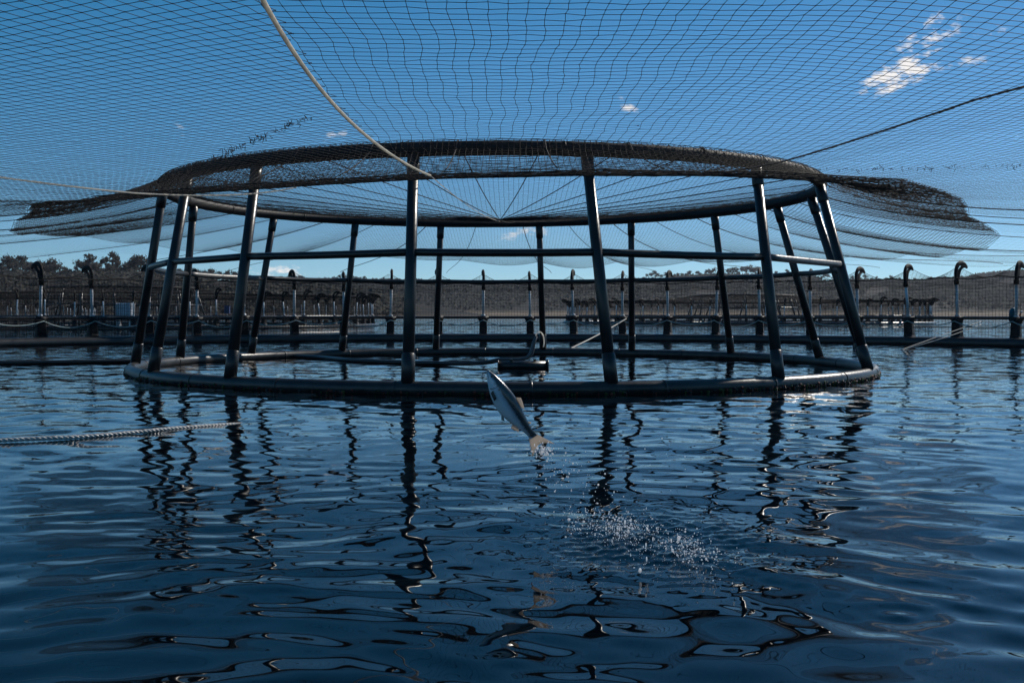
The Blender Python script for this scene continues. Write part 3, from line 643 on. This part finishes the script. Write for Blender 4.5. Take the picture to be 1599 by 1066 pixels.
# spray thrown up by the fish
def spray():
    g = np.random.default_rng(77); pts = []; rad = []
    def add(n, fn, rmin, rmax):
        for _ in range(n): pts.append(fn()); rad.append(math.exp(g.uniform(math.log(rmin), math.log(rmax))))
    def at(px, py, d): return np.array([(px - 799.5) / 1625 * d, d, EYE - (py - 491) / 1625 * d])
    cl = [(f, g.normal(0, 1)) for f in g.beta(1.5, 1.4, 46)]
    def main():
        f, u_ = cl[int(g.integers(len(cl)))]; h_ = abs(g.normal(0, .03)) + .02 * g.integers(0, 3)
        X = .42 + .70 * f + .07 * u_ + g.normal(0, .050); Y = 6.80 - 1.35 * f + .17 * u_ + g.normal(0, .10); return np.array([X, Y, h_ + .01])
    add(900, main, .0010, .0038); add(45, main, .0038, .0065)
    def arc():
        f = g.uniform(0, 1); a = np.array([.20, 6.85, .42]); b = np.array([.62, 6.7, .10]); p = a + (b - a) * f; return p + g.normal(0, 1, 3) * np.array([.10, .12, .10]) * (.5 + f)
    add(170, arc, .0015, .0045)
    add(110, lambda: np.array([.207, 6.84, .455]) + g.normal(0, 1, 3) * np.array([.035, .03, .022]), .0018, .006)
    add(40, lambda: np.array([g.uniform(.1, 1.3), g.uniform(5.2, 7.4), abs(g.normal(0, .35)) + .02]), .0012, .003)
    bm = bmesh.new(); bmesh.ops.create_icosphere(bm, subdivisions=2, radius=1); bv = np.array([list(v.co) for v in bm.verts]); bf = np.array([[v.index for v in f.verts] for f in bm.faces]); bm.free()
    P = np.array(pts); r = np.array(rad); P[:, 2] = np.maximum(P[:, 2], r * .7 + .004)
    sc = np.exp(g.normal(0, .38, (len(P), 1, 3))) * np.array([1, .9, 1.35]) * r[:, None, None]
    V = P[:, None] + bv[None] * sc; F = (bf[None] + len(bv) * np.arange(len(P))[:, None, None]).reshape(-1, 3)
    m = mat('spray_drops', (.85, .88, .9), .2, var=.05); nt_ = m.node_tree; tr_ = nt_.nodes.new('ShaderNodeBsdfTranslucent'); tr_.inputs['Color'].default_value = (.92, .93, .95, 1)
    ms_ = nt_.nodes.new('ShaderNodeMixShader'); ms_.inputs[0].default_value = .72; nt_.links.new(nt_.nodes['Principled BSDF'].outputs[0], ms_.inputs[1]); nt_.links.new(tr_.outputs[0], ms_.inputs[2]); nt_.links.new(ms_.outputs[0], nt_.nodes['Material Output'].inputs[0])
    mb = MB(); mb.add(V, F); tag(mb.build('water_spray', m), 'white drops of spray flying over the splash under the fish', kind='stuff')
spray()

# ---------------------------------------------------------------- small things on and behind the far collar
def at_d(px, py, d): return np.array([(px - 799.5) / 1625 * d, d, EYE - (py - 491) / 1625 * d])
# caged white tank on the neighbouring pen
p = at_d(195.5, 497, 92.5); ib = thing('caged_tank', 'pale blue-white caged liquid tank on legs standing on the left pen walkway', 'tank', (p[0], p[1], 0))
zb = p[2]
mb = MB(); mb.box((0, 0, zb + .70), (1.32, 1.1, 1.30), bevel=.09); mb.build('tank', mat('tank_plastic', (.55, .62, .70), .4, var=.06), ib)
mb = MB()
for t in np.linspace(-.70, .70, 9):
    mb.tube([(t, -.6, zb + .02), (t, -.6, zb + 1.40)], .016, 5); mb.tube([(t, .6, zb + .02), (t, .6, zb + 1.40)], .016, 5)
for z_ in np.linspace(.04, 1.40, 8): mb.tube([(-.72, -.61, zb + z_), (.72, -.61, zb + z_), (.72, .61, zb + z_), (-.72, .61, zb + z_)], .016, 5, closed=True)
mb.build('cage', M_grey, ib)
for x_ in (-.55, .55):
    mb = MB(); mb.box((x_, 0, zb / 2 + .1), (.22, .8, zb - .2), bevel=.02, taper=.7); mb.build('leg', M_post, ib)
mb = MB(); p = at_d(540, 492, 55.0); mb.ball((0, 0, 0), (.13, .13, .20), 2); mb.tube([(0, 0, .18), (0, 0, .26)], .03, 6)
o = mb.build('float', mat('yellow_green_float', (.22, .26, .03), .45)); o.location = p; tag(o, 'small yellow green float tied beside a far post', 'float')
b_ = at_d(542, 476, 92); mb = MB(); mb.box((0, 0, 0), (.42, .35, 1.1), bevel=.12, taper=.8); mb.box((0, 0, .58), (.20, .20, .14), bevel=.04)
o = mb.build('bag', mat('navy_cloth', (.008, .014, .05), .8, bump=.01)); o.location = b_; tag(o, 'navy blue bag hanging among the far posts left of centre', 'bag')
b_ = at_d(355, 484, 96); mb = MB(); mb.box((0, 0, 0), (.48, .4, .68), bevel=.05); mb.box((0, 0, .36), (.52, .44, .06), bevel=.01)
o = mb.build('box', mat('blue_plastic_box', (.012, .03, .10), .5)); o.location = b_; tag(o, 'dark blue box fixed to a post of the left pen', 'box')
t_ = at_d(1580, 496, 44.3); mb = MB(); mb.tube([(0, 0, .02), (0, 0, .10), (.0, 0, .28), (.04, 0, .36), (.10, 0, .42)], [.10, .125, .12, .08, .03], 10)
o = mb.build('bag', mat('teal_cloth', (.01, .13, .18), .7, bump=.01)); o.location = t_; tag(o, 'teal bag tied on top of the far right post base', 'bag')
t_ = at_d(1593, 496, 44.3); th_ = thing('hand_pump', 'small red and white tool standing on the handrail at the right edge', 'tool', t_)
mb = MB(); mb.tube([(-.04, 0, .02), (0, 0, .16), (.02, 0, .22)], [.035, .035, .02], 8); mb.build('handle', mat('red_paint', (.35, .03, .02), .4), th_)
mb = MB(); mb.tube([(.0, 0, .21), (.05, 0, .26), (.10, 0, .24)], [.045, .05, .03], 8); mb.build('head', M_post, th_)
# bird
mb = MB(); c0 = np.array([0, 0, 0.])
for s_ in (-1, 1): mb.tube([(0, 0, 0), (s_ * .16, .02, .05), (s_ * .33, -.02, .045), (s_ * .46, -.10, .09 if s_ < 0 else .02)], [.05, .05, .035, .008], 8, flat=(.3, 1.4))
mb.tube([(0, .2, .0), (0, .1, .01), (0, -.05, 0), (0, -.2, -.01), (0, -.27, 0)], [.015, .045, .06, .035, .03], 8)
o = mb.build('bird', mat('dark_feathers', (.04, .035, .03), .7)); o.location = at_d(995, 198, 125); o.rotation_euler = (.1, -.15, .3); tag(o, 'small dark bird gliding high above the frame', 'bird')

# ---------------------------------------------------------------- far shore
def smooth(t): t = np.clip(t, 0, 1); return t * t * (3 - 2 * t)
def vnoise(x, y, seed=0):
    g = np.random.default_rng(seed); z = np.zeros_like(x)
    for k in range(14):
        f = 2 ** (k / 2.2); a = g.uniform(0, 6.28); z += np.sin((x * math.cos(a) + y * math.sin(a)) * f + g.uniform(0, 6.28)) / f ** .8
    return z / 3
def terrain(name, prof, d0, d1, d2, seed, m, amp=.12):
    xs = np.arange(prof[0][0], prof[-1][0] + 1, 5.0); az = np.arctan((xs - 799.5) / 1625); yr = np.interp(xs, [p[0] for p in prof], [p[1] for p in prof])
    yr = np.convolve(np.pad(yr, 6, 'edge'), np.ones(13) / 13, 'valid'); H = (491 - yr) / 1625 * d1 / 1.0 + EYE
    d = np.concatenate([np.linspace(d0, d1, 36), np.linspace(d1, d2, 8)[1:]])
    D, A = np.meshgrid(d, az, indexing='ij'); X = D * np.tan(A); Y = D
    t = (D - d0) / (d1 - d0); s = np.where(t < 1, .16 * smooth(t * 5) * .35 + .944 * smooth(t) ** .9, 1 - .35 * (D - d1) / (d2 - d1))
    Z = H[None] * s * (1 + amp * vnoise(X / 90, Y / 90, seed) * np.clip(t * 3, 0, 1) * (1 - np.clip(t - .0, 0, 1) ** 4 * .7)) - 1.2
    k, n = X.shape; V = np.stack([X, Y, Z], -1); i = np.arange(k - 1)[:, None]; j = np.arange(n - 1)[None]
    F = np.stack([i * n + j, i * n + j + 1, (i + 1) * n + j + 1, (i + 1) * n + j], -1).reshape(-1, 4)
    mb = MB(); mb.add(V, F); tag(mb.build(name, m), kind='structure')
    from bisect import bisect
    def height(px, dist):
        jx = (px - xs[0]) / 5.0; j0 = int(np.clip(jx, 0, n - 2)); fx = jx - j0; ix = np.interp(dist, d, np.arange(k)); i0 = int(np.clip(ix, 0, k - 2)); fi = ix - i0
        return ((Z[i0, j0] * (1 - fx) + Z[i0, j0 + 1] * fx) * (1 - fi) + (Z[i0 + 1, j0] * (1 - fx) + Z[i0 + 1, j0 + 1] * fx) * fi)
    return height
def hill_mat(name, forest, scrub, bank, zbank, zscale, field=None):
    m = bpy.data.materials.new(name); m.use_nodes = True; n, l = m.node_tree.nodes, m.node_tree.links; b = n['Principled BSDF']; b.inputs['Roughness'].default_value = .95; b.inputs['Specular IOR Level'].default_value = .1
    tc = n.new('ShaderNodeTexCoord'); nz = n.new('ShaderNodeTexNoise'); nz.inputs['Scale'].default_value = zscale; nz.inputs['Detail'].default_value = 8; nz.inputs['Roughness'].default_value = .65; l.new(tc.outputs['Object'], nz.inputs['Vector'])
    cr = n.new('ShaderNodeValToRGB'); cr.color_ramp.elements[0].position = .42; cr.color_ramp.elements[1].position = .62; cr.color_ramp.elements[0].color = (*forest, 1); cr.color_ramp.elements[1].color = (*scrub, 1); l.new(nz.outputs['Fac'], cr.inputs[0])
    sp = n.new('ShaderNodeSeparateXYZ'); l.new(tc.outputs['Object'], sp.inputs[0])
    ad = n.new('ShaderNodeMath'); ad.operation = 'MULTIPLY_ADD'; ad.inputs[1].default_value = zbank * 1.6; l.new(nz.outputs['Fac'], ad.inputs[0]); ad.inputs[2].default_value = 0
    sb = n.new('ShaderNodeMath'); sb.operation = 'SUBTRACT'; l.new(sp.outputs[2], sb.inputs[0]); l.new(ad.outputs[0], sb.inputs[1])
    mr = n.new('ShaderNodeMapRange'); mr.inputs['From Min'].default_value = -zbank * .25; mr.inputs['From Max'].default_value = zbank * .5; mr.inputs['To Min'].default_value = 1; mr.inputs['To Max'].default_value = 0; l.new(sb.outputs[0], mr.inputs['Value'])
    mx = n.new('ShaderNodeMix'); mx.data_type = 'RGBA'; l.new(mr.outputs[0], mx.inputs['Factor']); l.new(cr.outputs[0], mx.inputs['A']); mx.inputs['B'].default_value = (*bank, 1); out = mx.outputs['Result']
    if field:
        (fx, fy, rx, ry, col) = field
        vm_ = n.new('ShaderNodeMapping'); vm_.vector_type = 'POINT'; vm_.inputs['Location'].default_value = (-fx / rx, -fy / ry, 0); vm_.inputs['Scale'].default_value = (1 / rx, 1 / ry, 0); l.new(tc.outputs['Object'], vm_.inputs[0])
        le = n.new('ShaderNodeVectorMath'); le.operation = 'LENGTH'; l.new(vm_.outputs[0], le.inputs[0])
        r2 = n.new('ShaderNodeMapRange'); r2.inputs['From Min'].default_value = .8; r2.inputs['From Max'].default_value = 1.1; r2.inputs['To Min'].default_value = 1; r2.inputs['To Max'].default_value = 0; l.new(le.outputs['Value'], r2.inputs['Value'])
        m2 = n.new('ShaderNodeMix'); m2.data_type = 'RGBA'; l.new(r2.outputs[0], m2.inputs['Factor']); l.new(out, m2.inputs['A']); m2.inputs['B'].default_value = (*col, 1); out = m2.outputs['Result']
    l.new(out, b.inputs['Base Color']); return m
hL = terrain('hills', [(-500, 424), (-200, 426), (0, 429), (100, 433), (240, 432), (370, 438), (450, 443), (560, 455), (700, 480), (760, 489)], 420, 640, 900, 1,
             hill_mat('wooded_slope', (.017, .017, .015), (.034, .029, .025), (.10, .082, .065), 1.2, .03))
hC = terrain('hills', [(200, 439), (480, 440), (600, 438), (700, 442), (780, 442), (900, 443), (1000, 439), (1100, 433), (1200, 433), (1300, 439), (1400, 441), (1500, 444), (1600, 452), (1750, 478)], 900, 1500, 2100, 2,
             hill_mat('mixed_slope', (.016, .018, .017), (.036, .033, .028), (.15, .118, .085), 4.5, .012))
hR = terrain('hills', [(1180, 480), (1300, 458), (1400, 445), (1450, 441), (1520, 432), (1600, 425), (1700, 419), (2000, 415)], 1150, 1900, 2600, 4,
             hill_mat('far_slope', (.015, .017, .019), (.024, .024, .025), (.13, .11, .085), 4.0, .012, field=(505, 1240, 75, 60, (.16, .20, .07))))
# far land beyond everything, low on the horizon
# trees: trunk, limbs and a crown of many small leaf clumps
def make_tree(seed, hgt, wid, bare, leaf):
    g = np.random.default_rng(seed); T = MB(); Lf = MB(); tips = []
    lean = g.normal(0, .05, 2) * hgt; top = np.array([lean[0], lean[1], hgt * .82])
    trunk = np.array([np.array([lean[0] * f ** 2, lean[1] * f ** 2, hgt * .82 * f]) for f in np.linspace(0, 1, 6)])
    T.tube(trunk, np.linspace(.028, .008, 6) * hgt * .6, 6)
    for k in range(9):
        f = g.uniform(bare, .95); b0 = np.array([lean[0] * f ** 2, lean[1] * f ** 2, hgt * .82 * f]); a = g.uniform(0, 6.28); ln = wid * g.uniform(.35, .75) * (1.15 - .5 * f)
        e = b0 + np.array([math.cos(a) * ln, math.sin(a) * ln, ln * g.uniform(.25, .8)]); T.tube([b0, (b0 + e) / 2 + [0, 0, -.04 * ln], e], [.07, .05, .03], 5); tips.append(e)
    tips.append(top)
    for e in tips:
        rad = wid * g.uniform(.20, .36); m = int(34 * (rad / wid / .28))
        c = e + g.normal(0, 1, (m, 3)) * np.array([rad, rad, rad * .62]) * .62
        for p in c:
            s = g.uniform(.32, .75); n1 = g.normal(0, 1, 3); n1 /= np.linalg.norm(n1); u = np.cross(n1, g.normal(0, 1, 3)); u /= np.linalg.norm(u); v = np.cross(n1, u)
            Lf.add([p - u * s - v * s * .3, p + u * s * .2 - v * s * .7, p + u * s + v * s * .25, p - u * s * .1 + v * s * .8], np.array([[0, 1, 2, 3]]), 0, False)
    return T.mesh('trunk', M_bark), Lf.mesh('crown', leaf)
protos = [make_tree(s, h, w, b, lf) for s, h, w, b, lf in ((1, 12, 5.0, .45, M_leaf), (2, 14, 4.5, .55, M_leaf2), (3, 10, 5.5, .35, M_leaf), (4, 13, 6.0, .5, M_leaf2), (5, 9, 4.2, .3, M_leaf), (6, 15, 4.0, .6, M_leaf2))]
KIND = ['rounded gum tree', 'tall thin gum tree', 'low spreading tree', 'broad forked gum tree', 'short bushy tree', 'bare stemmed gum tree']
ORD = 'first second third fourth fifth sixth seventh eighth ninth tenth'.split()
def nth(i):
    if i < 10: return ORD[i]
    i += 1; return '%d%s' % (i, 'th' if 10 <= i % 100 <= 20 else {1: 'st', 2: 'nd', 3: 'rd'}.get(i % 10, 'th'))
def put_tree(px, dist, hfun, k, sc, label, group):
    z = hfun(px, dist); t = thing('gum_tree', label, 'tree', ((px - 799.5) / 1625 * dist, dist, z - .3), random.uniform(0, 6.28), group)
    t.scale = (sc, sc, sc * random.uniform(.9, 1.15))
    for nm, me in zip(('trunk', 'crown'), protos[k]):
        o = bpy.data.objects.new(nm, me); C.objects.link(o); o.parent = t
def row(x0, x1, dist, hf, size, gap, where, group):
    x, i = x0, 0
    while x < x1:
        k = g.randrange(6); put_tree(x, dist + g.uniform(-25, 25), hf, k, size(x), KIND[k] + ', ' + nth(i) + ' from the left ' + where, group); x += g.uniform(*gap); i += 1
g = random.Random(5)
row(2, 385, 640, hL, lambda x: g.uniform(.6, 1.05) if x < 90 else g.uniform(.4, .6) if x < 125 else g.uniform(.6, 1.2) if x < 245 else g.uniform(.35, .65), (2.2, 5.5), 'on the wooded left ridge', 'trees on the left ridge')
row(440, 575, 1480, hC, lambda x: g.uniform(.5, 1.0), (3.5, 9), 'on the ridge behind the left legs', 'trees on the far ridge')
row(990, 1300, 1480, hC, lambda x: g.uniform(.9, 1.6) if 1130 < x < 1200 else g.uniform(.5, 1.1), (3, 7), 'on the ridge behind the right legs', 'trees on the right ridge')
row(1330, 1490, 1490, hC, lambda x: g.uniform(.4, .8), (4, 9), 'on the low ridge at far right', 'trees on the far right ridge')
# the woods that clothe the slopes, one mass
W = MB(); g2 = np.random.default_rng(8)
def woods(hf, x0, x1, d0, d1, n, size):
    VV = []; 
    for _ in range(n):
        px = g2.uniform(x0, x1); d = d0 + (d1 - d0) * g2.beta(1.6, 1.1); 
        if math.sin(px * .021 + d * .006) + math.sin(px * .05 - d * .011) < -1.55: continue
        z = hf(px, d); X = (px - 799.5) / 1625 * d; s = size * g2.uniform(.6, 1.3)
        for k in range(7):
            c = np.array([X, d, z]) + g2.normal(0, 1, 3) * np.array([s, s, s * .35]) * .55 + np.array([0, 0, s * .8]); n1 = g2.normal(0, 1, 3); n1 /= np.linalg.norm(n1); u = np.cross(n1, [.3, .5, 1]); u /= np.linalg.norm(u); v = np.cross(n1, u); q = s * .45
            VV += [c - u * q - v * q * .4, c + u * q * .3 - v * q * .8, c + u * q + v * q * .3, c - u * q * .2 + v * q * .8]
    W.add(VV, np.arange(len(VV)).reshape(-1, 4), 0, False)
woods(hL, -120, 640, 450, 640, 6500, 2.6)
woods(hC, 380, 1640, 985, 1500, 11000, 3.4)
woods(hR, 1400, 1900, 1290, 1900, 6000, 4.2)
tag(W.build('woodland', M_leaf), kind='stuff')

# ---------------------------------------------------------------- air: the far shore pales a little with distance
mb = MB(); mb.box((0, 0, 122), (6600, 6600, 250)); hz = mb.build('haze', [])
hm = bpy.data.materials.new('pale_air'); hm.use_nodes = True; n_ = hm.node_tree.nodes; n_.clear()
ou = n_.new('ShaderNodeOutputMaterial'); pv = n_.new('ShaderNodeVolumePrincipled'); pv.inputs['Density'].default_value = .00006; pv.inputs['Color'].default_value = (.74, .84, .98, 1); pv.inputs['Anisotropy'].default_value = .2
hm.node_tree.links.new(pv.outputs[0], ou.inputs['Volume']); hz.data.materials.append(hm); tag(hz, kind='stuff')
